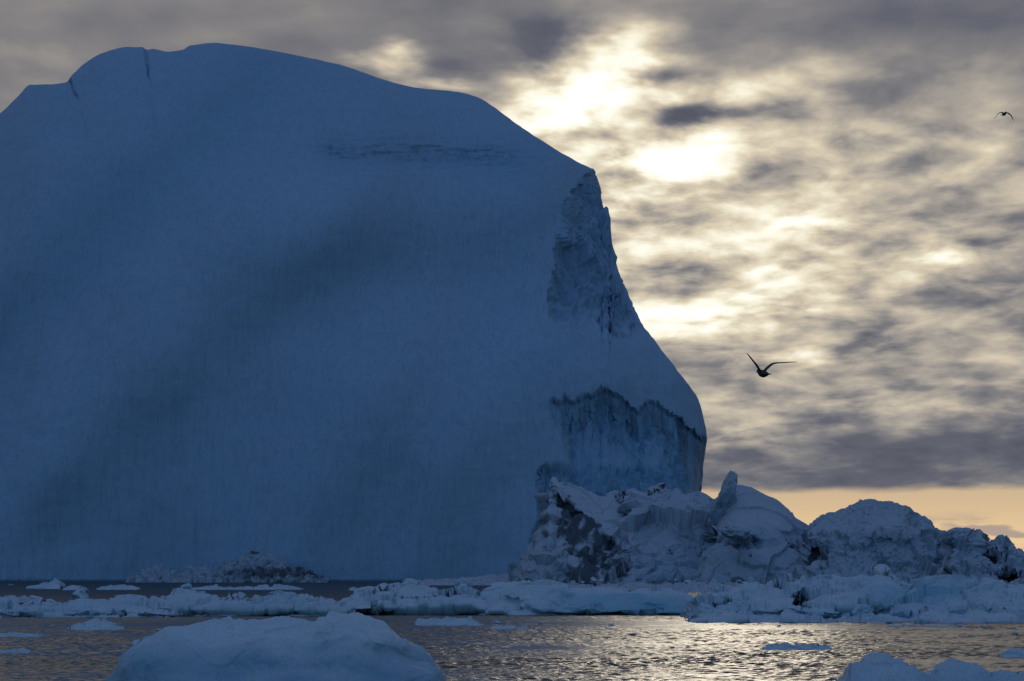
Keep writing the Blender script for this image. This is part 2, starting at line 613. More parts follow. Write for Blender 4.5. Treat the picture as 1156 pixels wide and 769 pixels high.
# the deck thins out overhead and to the sides
cover = nt.smooth(nt.math('ABSOLUTE', az) + (n1 - 0.5) * 0.5, 1.9, 1.0) * nt.smooth(el + (n1 - 0.5) * 0.3, 0.80, 0.42)
sky = nt.new('ShaderNodeTexSky', sky_type='NISHITA')
sky.sun_disc = False
sky.sun_elevation = SUN_EL
sky.sun_rotation = SUN_AZ
sky.air_density = 1.0
sky.dust_density = 0.2
sky.ozone_density = 4.0
bg1 = nt.new('ShaderNodeBackground')
nt.put(bg1.inputs['Color'], sky.outputs[0])
bg1.inputs['Strength'].default_value = 0.105
bg2 = nt.new('ShaderNodeBackground')
nt.put(bg2.inputs['Color'], cloud)
bg2.inputs['Strength'].default_value = 1.0
veil = nt.smooth(el + (n1 - 0.5) * 0.25, 0.62, 1.05)          # pale high cloud added overhead, unseen, to light upward faces
nt.put(bg2.inputs['Color'], nt.mixc(veil, cloud, (0.150, 0.225, 0.375)))
cover = nt.math('MAXIMUM', cover, veil)
mx = nt.new('ShaderNodeMixShader')
nt.put(mx.inputs[0], cover)
nt.t.links.new(bg1.outputs[0], mx.inputs[1])
nt.t.links.new(bg2.outputs[0], mx.inputs[2])
nt.t.links.new(mx.outputs[0], wout.inputs[0])

sun = bpy.data.lights.new('sun', 'SUN')
sun.energy = 0.075
sun.angle = R(12)
sun.color = (1.0, 0.86, 0.66)
so = bpy.data.objects.new('sun', sun)
COL.objects.link(so)
sd = Vector((math.sin(SUN_AZ) * math.cos(SUN_EL), math.cos(SUN_AZ) * math.cos(SUN_EL), math.sin(SUN_EL)))
so.rotation_euler = sd.to_track_quat('Z', 'Y').to_euler()
so.location = (40, 900, 170)

cam = bpy.data.cameras.new('camera')
cam.lens = F * 36.0 / 1156.0
cam.sensor_width = 36.0
cam.clip_start = 0.5
cam.clip_end = 40000
co = bpy.data.objects.new('camera', cam)
COL.objects.link(co)
co.location = (0, 0, CAMZ)
co.rotation_euler = (math.pi / 2 + TH, 0, 0)
SC.camera = co
SC.view_settings.view_transform = 'Standard'
SC.view_settings.look = 'None'
SC.view_settings.gamma = 1.0
SC.view_settings.exposure = 0.0

# ------------------------------------------------------------------ the sea, one sheet to the horizon
ys = [-6000, -2000, -600, -150, -40, 0, 20, 34]
y = 40.0
while y < 230:
    ys.append(y)
    y += 0.052 * (y / 45) ** 1.25
while y < 900:
    ys.append(y)
    y += 0.8 * (y / 230) ** 2
ys += [1000, 1200, 1600, 2400, 4000, 7000, 12000, 20000]
ys = np.array(ys, float)
un = np.linspace(-0.27, 0.27, 860)
us = np.concatenate([-np.array([40, 12, 4, 1.6, 0.8, 0.45, 0.33]), un, np.array([0.33, 0.45, 0.8, 1.6, 4, 12, 40])])
wd = np.clip(np.abs(ys), 60, 700)
GX = us[None, :] * wd[:, None]
GY = np.broadcast_to(ys[:, None], GX.shape)
rg = np.random.default_rng(5)
Z = np.zeros(GX.shape)
calm = np.clip(0.85 + 0.7 * gnoise(np.stack([GX / 12, GY / 9, 0 * GX], -1)) + 0.35 * gnoise(np.stack([GX / 3.5, GY / 5, 0 * GX + 3], -1)), 0.18, 1.3)
for (cx_, cy_, rx_, ry_, k_) in ((5.0, 131, 6.0, 7, 0.9), (1.2, 90, 2.0, 3.0, 0.75), (-22, 126, 7, 5, 0.6), (14, 121, 5, 5, 0.6), (-3, 104, 7, 1.2, 0.8)):
    wob = 0.5 * gnoise(np.stack([GX / 2.2, GY / 3.0, 0 * GX + 7], -1))
    calm *= 1 - k_ * sstep(-((GX - cx_) / rx_) ** 2 - ((GY - cy_) / ry_) ** 2 + wob, -1.0, -0.4)
for i in range(60):
    lam = 0.18 * (1.3 / 0.18) ** rg.random()
    ang = R(rg.normal(-80, 42))
    kx, ky = math.cos(ang) * 2 * math.pi / lam, math.sin(ang) * 2 * math.pi / lam
    amp = 0.0048 * lam ** 0.85
    Z += amp * np.sin(kx * GX + ky * GY + rg.uniform(0, 6.28)) * (1 if lam > 0.6 else (1 - sstep(GY, 90, 160)))
ffade = sstep(GY, 34, 41) * (1 - sstep(GY, 200, 420)) * (1 - sstep(np.abs(us), 0.25, 0.3))[None]
Z *= calm * ffade
V = np.stack([GX, GY, Z], -1)
sea = link('sea', mesh_from('sea', V, grid_quads(len(ys), len(us), flip=True)), M_WATER, kind='structure')
sea['label'] = 'dark rippled sea water glittering under the cloudy evening sky'

# ------------------------------------------------------------------ the great iceberg
crest = [(-560, 652), (-520, 600), (-400, 470), (-250, 330), (-100, 205), (-40, 158), (0, 129), (18, 112), (36, 96), (56, 96), (74, 94), (84, 82), (100, 68),
         (120, 58), (145, 53), (160, 53), (166, 56), (172, 55), (190, 58), (206, 57), (215, 52), (240, 50), (262, 52), (300, 57), (350, 66), (400, 79),
         (430, 90), (460, 97), (510, 102), (540, 110), (560, 122), (590, 146), (620, 165), (650, 182), (669, 192), (674, 198), (678, 215), (680, 232),
         (686, 236), (688, 256), (690, 272), (694, 290), (703, 320), (715, 347), (730, 372), (745, 392), (760, 412), (775, 430), (786, 445), (791, 458), (794, 472), (797, 492)]
upper_x = poly([(170, 690), (190, 668), (200, 655), (220, 641), (250, 630), (290, 623), (330, 617), (355, 618), (372, 636), (384, 676), (396, 730), (410, 800)])
recess_y = poly([(600, 470), (618, 455), (624, 446), (632, 452), (637, 441), (644, 453), (655, 446), (668, 440), (676, 441), (682, 435), (690, 441),
                 (703, 447), (712, 458), (722, 461), (731, 450), (742, 452), (752, 463), (764, 466), (778, 480), (790, 490), (800, 496)])
recess_x = poly([(430, 617), (455, 617), (480, 626), (520, 638), (550, 644), (600, 640), (660, 640)])
fract_x = poly([(525, 612), (535, 606), (560, 608), (590, 606), (605, 599), (625, 596), (640, 588), (660, 584)])


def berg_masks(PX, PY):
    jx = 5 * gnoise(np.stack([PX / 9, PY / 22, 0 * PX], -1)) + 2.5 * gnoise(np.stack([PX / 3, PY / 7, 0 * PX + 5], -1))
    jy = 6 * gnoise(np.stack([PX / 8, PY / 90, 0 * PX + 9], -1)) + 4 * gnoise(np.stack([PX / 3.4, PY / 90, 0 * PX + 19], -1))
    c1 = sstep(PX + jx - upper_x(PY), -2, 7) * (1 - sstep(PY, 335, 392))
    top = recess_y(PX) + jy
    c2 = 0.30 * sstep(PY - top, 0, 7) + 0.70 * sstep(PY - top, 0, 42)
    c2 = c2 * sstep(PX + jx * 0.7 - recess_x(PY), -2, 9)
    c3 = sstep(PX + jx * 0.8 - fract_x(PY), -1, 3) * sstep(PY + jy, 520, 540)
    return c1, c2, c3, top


FULL = [(-560, 640), (-400, 440), (-250, 310), (-100, 195), (0, 122), (40, 92), (80, 76), (120, 57), (160, 51), (206, 49), (240, 47), (300, 53), (350, 62), (400, 74), (460, 88), (520, 98), (580, 118), (640, 150), (690, 190), (740, 250), (798, 350)]
PC = spline(FULL)


def berg_depth(PX, PY, T):
    h = (657 - PY) / 605
    c1, c2, c3, top = berg_masks(PX, PY)
    d = 30 * (657 - PY) / (657 - PC(PX))
    q = np.stack([PX / 300 + PY / 520, PY / 420 - PX / 700, 0 * PX], -1)
    d = d + 13 * gnoise(q + 3.3) + 2.5 * gnoise(q * 2.3 + 8)
    d = d - 5 * gauss(PY + 0.18 * (PX - 500), 232, 66) * sstep(PX, 60, 420) * (1 - sstep(PX, 600, 690))      # shoulder under the dirt band
    d = d + 5 * gauss(PY + 0.10 * (PX - 500), 330, 70) * sstep(PX, 150, 420) * (1 - sstep(PX, 560, 680))
    d = d + 14 * sstep(PX, 480, 800) ** 1.5
    d = d + 6.5 * gauss(PY + 0.97 * PX, 400, 75) * (1 - sstep(PX, 250, 400)) - 7.5 * gauss(PY + 0.9 * PX, 570, 85) * (1 - sstep(PX, 360, 520))
    bnd = gauss(PY - 0.05 * (PX - 430), 172, 17) * sstep(PX, 340, 375) * (1 - sstep(PX, 560, 650))
    d = d + bnd * (1.7 + 1.0 * fbm(np.stack([PX / 46, PY / 7, 0 * PX], -1), 4))
    d = d + 0.5 * (1 - sstep(T, 0.001, 0.003))
    ex = np.clip(PX - upper_x(PY), 0, None)
    d = d + c1 * 17 * (1 - np.exp(-ex / 45))
    d = d - 5.0 * gauss(PY, 425, 45) * sstep(PX, 600, 700)                                                 # snow apron between the two cliffs
    d = d + c2 * (5.5 - 3.5 * sstep(PY - top, 20, 110)) + 4 * c2 * sstep(PX, 735, 800) + c3 * 3.0 * (1 - c2)
    for (x0, y0, x1, y1, wd_, dp) in ((163, 50, 169, 94, 1.3, 3.2), (78, 90, 90, 117, 1.3, 2.6), (169, 94, 176, 150, 1.2, 0.5), (90, 117, 96, 160, 1.2, 0.4), (476, 400, 480, 470, 1.4, 0.22), (205, 55, 190, 90, 5, 1.5)):
        u = np.clip((PY - y0) / (y1 - y0), 0, 1)
        xc = x0 + (x1 - x0) * u + 1.2 * gnoise(np.stack([PY / 9, 0 * PY, 0 * PY], -1))
        d = d + dp * gauss(PX, xc, wd_) * sstep(PY, y0 - 3, y0 + 2) * (1 - sstep(PY, y1 - 12, y1 + 2))
    return d


def berg_dirt_shade(PX, PY, T, G):
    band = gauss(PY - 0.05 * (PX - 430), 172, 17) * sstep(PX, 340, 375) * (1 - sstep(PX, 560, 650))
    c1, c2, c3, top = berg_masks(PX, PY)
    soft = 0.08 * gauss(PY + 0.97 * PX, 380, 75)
    return np.clip(0.40 * band + soft + 0.5 * c3 * sstep(PY, 585, 610) + c2 ** 0.3 * (0.29 + 0.22 * sstep(PX, 736, 754) + 0.7 * gnoise(np.stack([PX / 4, PY / 90, 0 * PX + 2], -1))) * (1 - sstep(PY - top, 12, 85 + 40 * sstep(PX, 736, 754))) * sstep(PY - top, 0, 5) , 0, 1) * (G[..., 2] > 0)  # dirt band; dark strands below the rim and painted shade on the right plane


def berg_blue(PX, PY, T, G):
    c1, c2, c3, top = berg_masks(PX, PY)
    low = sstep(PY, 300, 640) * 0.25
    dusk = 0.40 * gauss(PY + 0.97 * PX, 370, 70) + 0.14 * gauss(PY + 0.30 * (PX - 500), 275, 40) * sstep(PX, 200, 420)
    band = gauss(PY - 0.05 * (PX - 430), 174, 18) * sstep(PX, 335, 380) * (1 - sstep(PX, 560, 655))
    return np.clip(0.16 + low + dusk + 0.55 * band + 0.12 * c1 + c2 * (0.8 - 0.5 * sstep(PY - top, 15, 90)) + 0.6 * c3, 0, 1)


def m1(PX, PY, T): return berg_masks(PX, PY)[0] * (1 - 0.75 * sstep(T, 0.90, 0.99))
def m2(PX, PY, T):
    c1, c2, c3, top = berg_masks(PX, PY)
    return (c2 * (1 - 0.75 * sstep(PY - top, 25, 85)) + 0.6 * c3) * (1 - 0.9 * sstep(PX, 765, 788))


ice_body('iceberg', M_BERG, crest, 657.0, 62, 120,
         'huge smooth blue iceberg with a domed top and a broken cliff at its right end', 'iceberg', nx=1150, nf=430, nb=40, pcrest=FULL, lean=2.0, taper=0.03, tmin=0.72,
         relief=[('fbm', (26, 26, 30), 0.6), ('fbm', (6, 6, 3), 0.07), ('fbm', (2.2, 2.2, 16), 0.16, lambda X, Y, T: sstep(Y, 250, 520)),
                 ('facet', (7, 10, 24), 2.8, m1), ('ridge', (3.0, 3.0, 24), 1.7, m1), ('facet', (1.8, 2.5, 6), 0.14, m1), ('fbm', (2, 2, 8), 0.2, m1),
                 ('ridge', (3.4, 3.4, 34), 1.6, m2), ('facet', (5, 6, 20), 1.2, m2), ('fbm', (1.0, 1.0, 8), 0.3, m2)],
         dirt=berg_dirt_shade, blue=berg_blue, depth=berg_depth,
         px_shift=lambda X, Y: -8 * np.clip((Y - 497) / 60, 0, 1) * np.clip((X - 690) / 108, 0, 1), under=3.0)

# broken ice fallen to its foot
ice_body('ice_heap', M_RUBBLE, [(140, 656), (160, 645), (172, 641), (185, 643), (200, 648), (215, 644), (235, 640), (255, 636), (268, 630), (280, 625.5), (288, 625),
         (300, 627), (315, 633), (325, 641), (340, 642), (352, 646), (362, 653), (370, 657)], 657.8, 9, 12,
         'low grey heap of broken ice piled at the foot of the huge smooth iceberg', 'ice heap', nx=330, nf=70, nb=14, lean=1.2, jag=0.8,
         relief=[('facet', 2.2, 0.9), ('facet', 0.9, 0.45), ('fbm', 1.0, 0.3)],
         dirt=lambda X, Y, T, G: 0.33 + 0.32 * gauss(Y, 648, 7) * sstep(X, 225, 300) + 0.5 * gauss(X, 285, 5) * gauss(Y, 625, 2.5), blue=lambda X, Y, T, G: 0.25 + 0 * X)
ice_body('ice_bank', M_RUBBLE, [(455, 659), (480, 655.5), (510, 654), (535, 652), (560, 649), (590, 648), (610, 650), (640, 654), (665, 660)], 661.0, 14, 20,
         'low snowy ice bank spread along the waterline between the smooth iceberg and the dirty one', 'ice bank', nx=240, nf=50, nb=12, lean=1.2, jag=0.7,
         relief=[('facet', 2.5, 0.35), ('fbm', 1.5, 0.25)])

# ------------------------------------------------------------------ the ruined bergs in front of its right end
def pits(spots, extra=None):
    def d(PX, PY, T):
        v = np.zeros(PX.shape)
        jx = 3 * gnoise(np.stack([PX / 6, PY / 6, 0 * PX], -1))
        jy = 3 * gnoise(np.stack([PX / 6, PY / 6, 0 * PX + 9], -1))
        for (x, y_, rx, ry, dp) in spots:
            q = ((PX + jx - x) / rx) ** 2 + ((PY + jy - y_) / ry) ** 2
            v = v + dp * (1 - sstep(q, 0.35, 1.0))
        return v + (extra(PX, PY, T) if extra else 0)
    return d


ROUGH = [('facet', (12, 12, 10), 3.0), ('facet', (5.0, 5.0, 4.2), 1.05), ('facet', (2.0, 2.0, 1.6), 0.22), ('fbm', 6, 0.9), ('fbm', 1.0, 0.07)]


def soft_top(y0, y1):
    return lambda X, Y, T: 0.18 + 0.82 * sstep(Y, y0, y1)


def dirty_face(PX, PY, T, G):
    line = 548 + (PX - 622) * 0.86                     # lower edge of the clean slab
    w = sstep(PY - line, -2, 10) * sstep(PX, 622, 634) * (1 - sstep(PX, 690, 728))
    w = w * (1 - 0.65 * gauss(PX, 640, 16) * gauss(PY, 640, 18))
    return np.clip((0.54 + 0.75 * fbm(np.stack([PX / 16, PY / 13, 0 * PX], -1), 3)) * w + 0.16, 0, 1)


def slab_soft(PX, PY, T):
    line = 552 + (PX - 622) * 0.86
    return 1 - 0.8 * (1 - sstep(PY - line, -8, 4)) * sstep(PX, 612, 628) * (1 - sstep(PX, 685, 705))


def slab_edge(PX, PY, T):
    line = 548 + (PX - 622) * 0.86 + 4 * gnoise(np.stack([PX / 8, PY / 8, 0 * PX], -1))
    w = sstep(PY - line, 0, 5) * sstep(PX, 620, 632) * (1 - sstep(PX, 680, 720))
    return 3.2 * w * (1 - 0.75 * sstep(PY - line, 0, 80)) - 5 * gauss(PX, 608, 14) * sstep(PY, 590, 650)


ice_body('iceberg', M_RUBBLE, [(580, 661), (590, 643), (598, 628), (606, 612), (613, 588), (617, 560), (620, 541), (626, 538), (634, 545), (650, 550), (665, 556), (680, 561),
         (692, 556), (703, 560), (716, 556), (728, 562), (742, 556), (757, 553), (772, 556), (790, 560), (806, 572), (822, 592), (838, 625), (852, 661)], 662.0, 30, 26,
         'broken iceberg with a dark dirt streaked face, under the cliff of the huge smooth one', 'iceberg', nx=560, nf=220, nb=24, lean=1.15, jag=2.0,
         relief=[(k_, s_, a_, slab_soft) for (k_, s_, a_) in ROUGH], dirt=dirty_face, blue=lambda X, Y, T, G: 0.12 + 0.35 * sstep(Y, 590, 640) * sstep(X, 690, 740),
         depth=pits([(712, 583, 5, 9, 4), (757, 628, 6, 4, 3)], slab_edge))

ice_body('ice_bank', M_RUBBLE, [(600, 668), (625, 663), (650, 661), (680, 662), (715, 660.5), (750, 662), (790, 660), (830, 661.5), (870, 660), (900, 663), (930, 668)], 669.0, 12, 30,
         'low bank of brash ice along the waterline of the dirt streaked iceberg', 'ice bank', nx=300, nf=40, nb=12, lean=1.2, jag=1.0,
         relief=[('facet', 2.2, 0.5), ('facet', 0.9, 0.25), ('fbm', 1.5, 0.25)])
pin = ice_body('iceberg', M_RUBBLE, [(786, 661), (794, 640), (800, 605), (806, 580), (813, 566), (820, 556), (828, 549), (834, 546), (840, 547), (852, 552), (866, 559), (878, 566), (888, 575),
               (896, 585), (906, 592), (916, 603), (930, 625), (946, 661)], 662.5, 24, 24,
               'iceberg with a thin pinnacle on its snowy shoulder, right of the dirt streaked one', 'iceberg', nx=360, nf=220, nb=24, lean=1.2, jag=0.8,
               relief=[r + (soft_top(585, 620),) for r in ROUGH], dirt=lambda X, Y, T, G: 0.10 + 0.3 * gauss(X, 905, 14) * gauss(Y, 630, 20),
               blue=lambda X, Y, T, G: 0.15 + 0.2 * sstep(Y, 580, 620), depth=pits([(845, 634, 5, 11, 9), (849, 628, 6, 4, 6), (801, 598, 4, 8, 3), (893, 622, 4, 5, 4)],
               lambda X, Y, T: -3.0 * gauss(X, 832, 20) * gauss(Y, 600, 9) + 5 * gauss(X, 840, 22) * gauss(Y, 622, 12)))
pm = block_mesh('pinnacle', 31, M_RUBBLE, cuts=12, sub=5, rough=0.16, keep=(0.5, 0.8), blue=0.3)
o = put_block('pinnacle', pm, 817, 563, 384, 30, 62, 28, rot=(0.05, 0.30, 0.4), parent=pin)
o = put_block('pinnacle_knob', block_mesh('pinnacle_knob', 35, M_RUBBLE, cuts=5, rough=0.08), 825, 541, 384, 16, 18, 16, rot=(0.1, 0.2, 0.2), parent=pin)
o = put_block('overhanging_slab', block_mesh('overhanging_slab', 38, M_RUBBLE, cuts=8, rough=0.09, blue=0.35), 833, 602, 368, 42, 17, 46, rot=(0.1, 0.22, 0.2), parent=pin)


def dome_shelf(PX, PY, T):
    edge = 606 + 5 * np.sin(PX / 23) + 5 * gnoise(np.stack([PX / 18, 0 * PX, 0 * PX + 4], -1))
    return 9 * (1 - sstep(PY, edge - 10, edge + 3)) - 3.5 * gauss(PX, 1003, 26) * gauss(PY, 598, 13) + 3.5 * gauss(PX, 1030, 8) * gauss(PY, 592, 12)


ice_body('iceberg', M_RUBBLE, [(888, 661), (898, 630), (906, 608), (914, 597), (922, 588), (932, 581), (950, 575), (964, 570), (971, 565), (978, 566), (984, 563.5), (992, 566), (1003, 566), (1020, 571),
         (1036, 579), (1050, 588), (1056, 596), (1066, 600), (1078, 603), (1096, 606), (1106, 615), (1114, 635), (1120, 661)], 663.0, 16, 24,
         'broad snow domed iceberg between the pinnacled one and the small blocky one', 'iceberg', nx=460, nf=220, nb=26, lean=1.1, jag=0.5,
         relief=[('facet', (9, 9, 8), 1.9, soft_top(595, 612)), ('facet', (3.6, 3.6, 3.2), 0.8, soft_top(595, 612)), ('facet', 1.4, 0.34, soft_top(590, 612)), ('ridge', 2.4, 0.2), ('fbm', 0.9, 0.2)],
         dirt=lambda X, Y, T, G: 0.14 + 0.3 * gauss(X, 930, 12) * gauss(Y, 625, 16) + 0.12 * sstep(Y, 605, 620), blue=lambda X, Y, T, G: 0.12 + 0.15 * sstep(Y, 600, 620),
         depth=pits([(918, 626, 7, 13, 6), (1075, 632, 4, 14, 3)], dome_shelf))
blk = ice_body('iceberg', M_RUBBLE, [(1066, 661), (1070, 636), (1074, 612), (1080, 604), (1092, 603), (1102, 608), (1108, 616), (1112, 622), (1118, 622), (1132, 626), (1146, 630), (1152, 632), (1170, 636), (1190, 642), (1225, 661)],
               663.5, 12, 14, 'small blocky iceberg with dark hollows at the right edge of the picture', 'iceberg', nx=300, nf=150, nb=18, lean=0.9, jag=0.8,
               relief=[('facet', (7, 7, 7), 1.5), ('facet', 2.6, 0.8), ('facet', 1.2, 0.35), ('fbm', 0.9, 0.2)], dirt=lambda X, Y, T, G: 0.12 + 0.25 * gauss(X, 1074, 6) + 0.6 * gauss(X, 1138, 16) * gauss(Y, 652, 8),  # last dirt term paints the right hollow's shade into the colour
               blue=lambda X, Y, T, G: 0.2 + 0 * X, depth=pits([(1120, 628, 7, 5, 6), (1138, 652, 16, 7, 6)]))
put_block('ice_knob', block_mesh('ice_knob', 44, M_RUBBLE, cuts=9, sub=5, rough=0.10, blue=0.2), 1131, 622, 366, 42, 38, 40, rot=(0.1, 0.1, 0.7), parent=blk)
# ------------------------------------------------------------------ drifting floes
JUM = [('facet', (2.8, 2.8, 1.6), 0.60), ('facet', (1.1, 1.1, 0.7), 0.17), ('fbm', 0.5, 0.04)]
SMO = [('fbm', (2.2, 2.2, 1.2), 0.14), ('fbm', 0.5, 0.03)]


def floe(crest, base, front, back, label, nx=260, nf=50, rel=JUM, lean=1.0, jag=1.2, blue=0.2, group=None, cat='ice floe', under=0.6, **kw):
    bl = blue if callable(blue) else (lambda X, Y, T, G: blue + 0.0 * X)
    return ice_body('ice_floe', kw.pop('mat', M_FLOE), crest, base, front, back, label, cat, nx=nx, nf=nf, nb=10, relief=rel, lean=lean, jag=jag, blue=bl, group=group, under=under, **kw)


def undercut(rows=4.0, deep=0.7):
    """a wave-worn notch along the waterline"""
    return lambda X, Y, T: 3.2 * deep * (1 - sstep(T, 0.08, 0.36))


floe([(-70, 696), (-50, 684), (-20, 676), (4, 674), (14, 680), (26, 683), (40, 679), (58, 685), (78, 682), (100, 679), (118, 680), (138, 677), (160, 678), (178, 682), (196, 690), (204, 697)], 698.0, 10, 9,
     'long low ridge of crumbled ice at the left, before the huge iceberg', jag=2.2, depth=undercut())
floe([(160, 696), (172, 684), (186, 676), (202, 671), (226, 671), (246, 673), (262, 674), (284, 676), (300, 674), (316, 669), (332, 672), (350, 674), (368, 677), (384, 684), (396, 693)], 697.0, 10, 9,
     'crumbled ice ridge right behind the big rounded floe in the foreground', jag=2.2, depth=undercut(4, 1.0), blue=0.26)
floe([(362, 693), (376, 683), (390, 676), (404, 671), (420, 669), (432, 667), (442, 672), (458, 674), (480, 675), (496, 672), (510, 668), (524, 664), (538, 668), (548, 680), (556, 693)], 695.5, 9, 8,
     'crumbled ice ridge with a dark notched waterline, left of the smooth blue floe', jag=2.2, depth=undercut(4, 1.4))
floe([(420, 674), (432, 667), (442, 662), (455, 660), (462, 656.5), (468, 660), (480, 664), (492, 668), (500, 673)], 673.5, 6, 6,
     'small peaked floe behind the crumbled ridge left of the smooth blue floe', nx=140, nf=36)
blue_crest = [(524, 694), (534, 682), (545, 671), (556, 664), (575, 659), (592, 657), (606, 659), (618, 656), (632, 658), (644, 663), (658, 665), (676, 664), (690, 662.5), (700, 664), (714, 664.5), (724, 663), (738, 667), (752, 666), (768, 669), (780, 671), (788, 676), (794, 686), (797, 694)]


def wavy(PX, PY, T):
    n = gnoise(np.stack([PX / 34, PY / 14, 0 * PX], -1))
    return 1.6 * n - 1.4 * gauss(PX, 590 + 1.2 * (PY - 675), 16) + 1.5 * gauss(PX + 1.5 * PY, 550 + 1.5 * 680, 14) + 1.0 * (1 - sstep(T, 0, 0.1)) * sstep(PX, 600, 640)


floe(blue_crest, 694.5, 7, 8, 'long smooth blue floe with a wavy crest in front of the dirt streaked iceberg', nx=420, nf=80, rel=SMO + [('facet', (3.2, 2.2, 1.6), 0.28)], jag=0.5, lean=1.3,
     blue=lambda X, Y, T, G: np.clip(0.15 + 0.75 * sstep(X, 600, 680) * (1 - sstep(T, 0.55, 1.0)) + 0.25 * gnoise(np.stack([X / 25, Y / 8, 0 * X], -1)), 0, 1), depth=wavy)

floe([(776, 699), (786, 684), (795, 674), (806, 671), (822, 670), (836, 664), (850, 660), (866, 659), (880, 657), (894, 656), (904, 660), (912, 672), (920, 692), (924, 700)], 701.0, 12, 10,
     'jumbled ice floe right of the smooth blue one, below the pinnacled iceberg', depth=pits([(816, 685, 10, 4, 2.5), (905, 678, 10, 8, 6)], undercut(4, 0.8)), jag=1.4)
floe([(890, 699), (900, 684), (908, 668), (918, 662), (936, 658), (958, 657), (976, 654), (988, 650), (996, 646), (1001, 644.5), (1008, 649), (1018, 656), (1030, 666), (1042, 680), (1052, 698)], 700.5, 11, 10,
     'jumbled ice floe rising to a sharp peak in front of the snow domed iceberg', depth=pits([(900, 680, 8, 8, 5)], undercut(4, 0.8)), nf=70,
     blue=lambda X, Y, T, G: np.clip(0.15 + 0.6 * sstep(X, 950, 1010) * gauss(Y, 678, 16), 0, 1))
floe([(1010, 699), (1016, 680), (1024, 664), (1038, 657), (1052, 654), (1068, 653), (1080, 656), (1092, 659), (1104, 662), (1112, 658), (1120, 660), (1128, 666), (1150, 669), (1180, 670), (1210, 680), (1240, 699)], 701.0, 11, 10,
     'jumbled floe with a pale blue face in front of the small blocky iceberg', depth=undercut(4, 0.8), nf=70,
     blue=lambda X, Y, T, G: np.clip(0.15 + 0.7 * gauss(X, 1050, 45) * gauss(Y, 670, 14), 0, 1))
floe([(940, 703), (960, 699), (1000, 697), (1030, 698), (1060, 695), (1085, 697), (1110, 694), (1140, 696), (1180, 697), (1215, 703)], 703.6, 5, 4,
     'thin flat shelf of brash ice along the front of the right jumbled floes', nx=220, nf=24, jag=0.8, cat='ice floe')
floe([(776, 702), (800, 697), (830, 695), (860, 698), (890, 696), (925, 700), (945, 703)], 703.2, 5, 4,
     'thin shelf of brash ice right of the long smooth blue floe', nx=180, nf=24, jag=0.8)

# small flat floes on open water
FLATS = [
    ([(74, 711), (84, 706), (96, 702), (106, 698.5), (112, 699), (122, 703), (132, 707), (140, 711)], 711.8, 'low white floe with a rounded hump left of the big rounded floe'),
    ([(466, 703), (472, 698.5), (482, 699), (494, 697), (508, 699), (520, 697.5), (532, 698), (538, 702), (546, 706)], 706.5, 'flat floe with a lumpy rim right of the big rounded floe'),
    ([(545, 710), (556, 708), (570, 706.5), (582, 706.5), (598, 709.5)], 710.2, 'thin sliver of ice on the water below the smooth blue floe'),
    ([(858, 733), (866, 729), (880, 727.5), (888, 725.5), (896, 727.5), (915, 728), (930, 728.5), (940, 732)], 734.0, 'thin flat floe alone on the bright water right of centre'),
    ([(1128, 741), (1136, 734), (1146, 731), (1158, 732), (1180, 735), (1200, 741)], 742.5, 'small flat floe at the right edge above the humped foreground floe'),
    ([(30, 664), (38, 661), (50, 658), (60, 656), (67, 657), (69, 664)], 665.0, 'small wedge of pale ice drifting under the left part of the huge iceberg'),
    ([(70, 665), (80, 663), (90, 664), (98, 666)], 666.3, 'tiny flat floe right of the pale ice wedge'),
    ([(108, 665), (130, 662.5), (145, 661.5), (156, 665)], 666.0, 'flat white floe left of the grey ice heap'),
    ([(215, 665), (240, 662.5), (275, 664), (310, 662), (342, 665)], 666.0, 'long thin strip of brash ice in front of the grey ice heap'),
    ([(395, 666), (410, 663), (428, 662), (440, 666)], 667.2, 'thin strip of ice behind the crumbled ridge, left of the small peaked floe'),
    ([(-20, 718), (10, 716), (30, 715.5), (48, 718)], 719.5, 'thin skin of ice on the water left of the low humped floe'),
    ([(150, 724), (160, 722), (172, 724), (178, 728)], 730, 'small flat patch of ice against the left side of the big rounded floe'),
    ([(0, 736), (18, 733.5), (34, 736)], 737.5, 'small pale ice skin low at the left edge'),
    ([(1000, 707), (1030, 706), (1075, 706.2), (1100, 707.4)], 708.2, 'narrow streak of brash ice before the right shelf'),
]
for i, (c, b_, lab) in enumerate(FLATS):
    D = float(dist_of(b_))
    k = D / 150
    floe(c, b_, 2.2 * k, 2.0 * k, lab, nx=130, nf=26, rel=[('fbm', 0.8 * k, 0.06 * k), ('facet', (0.9 * k, 0.9 * k, 0.5 * k), 0.15 * k)], jag=1.0, lean=1.2, under=0.3)

# near floes, rounded by melting
NEAR = [('fbm', (1.1, 1.1, 0.8), 0.10), ('fbm', (0.35, 0.35, 0.3), 0.03), ('facet', (1.2, 1.2, 0.7), 0.04), ('fbm', 0.13, 0.010)]


def near_depth(PX, PY, T):
    n = gnoise(np.stack([PX / 70, PY / 34, 0 * PX], -1))
    return 0.5 * n + 0.45 * gauss(PY - 0.35 * abs(PX - 390) ** 1.0 * 0.6, 728, 10) * sstep(PX, 300, 380)


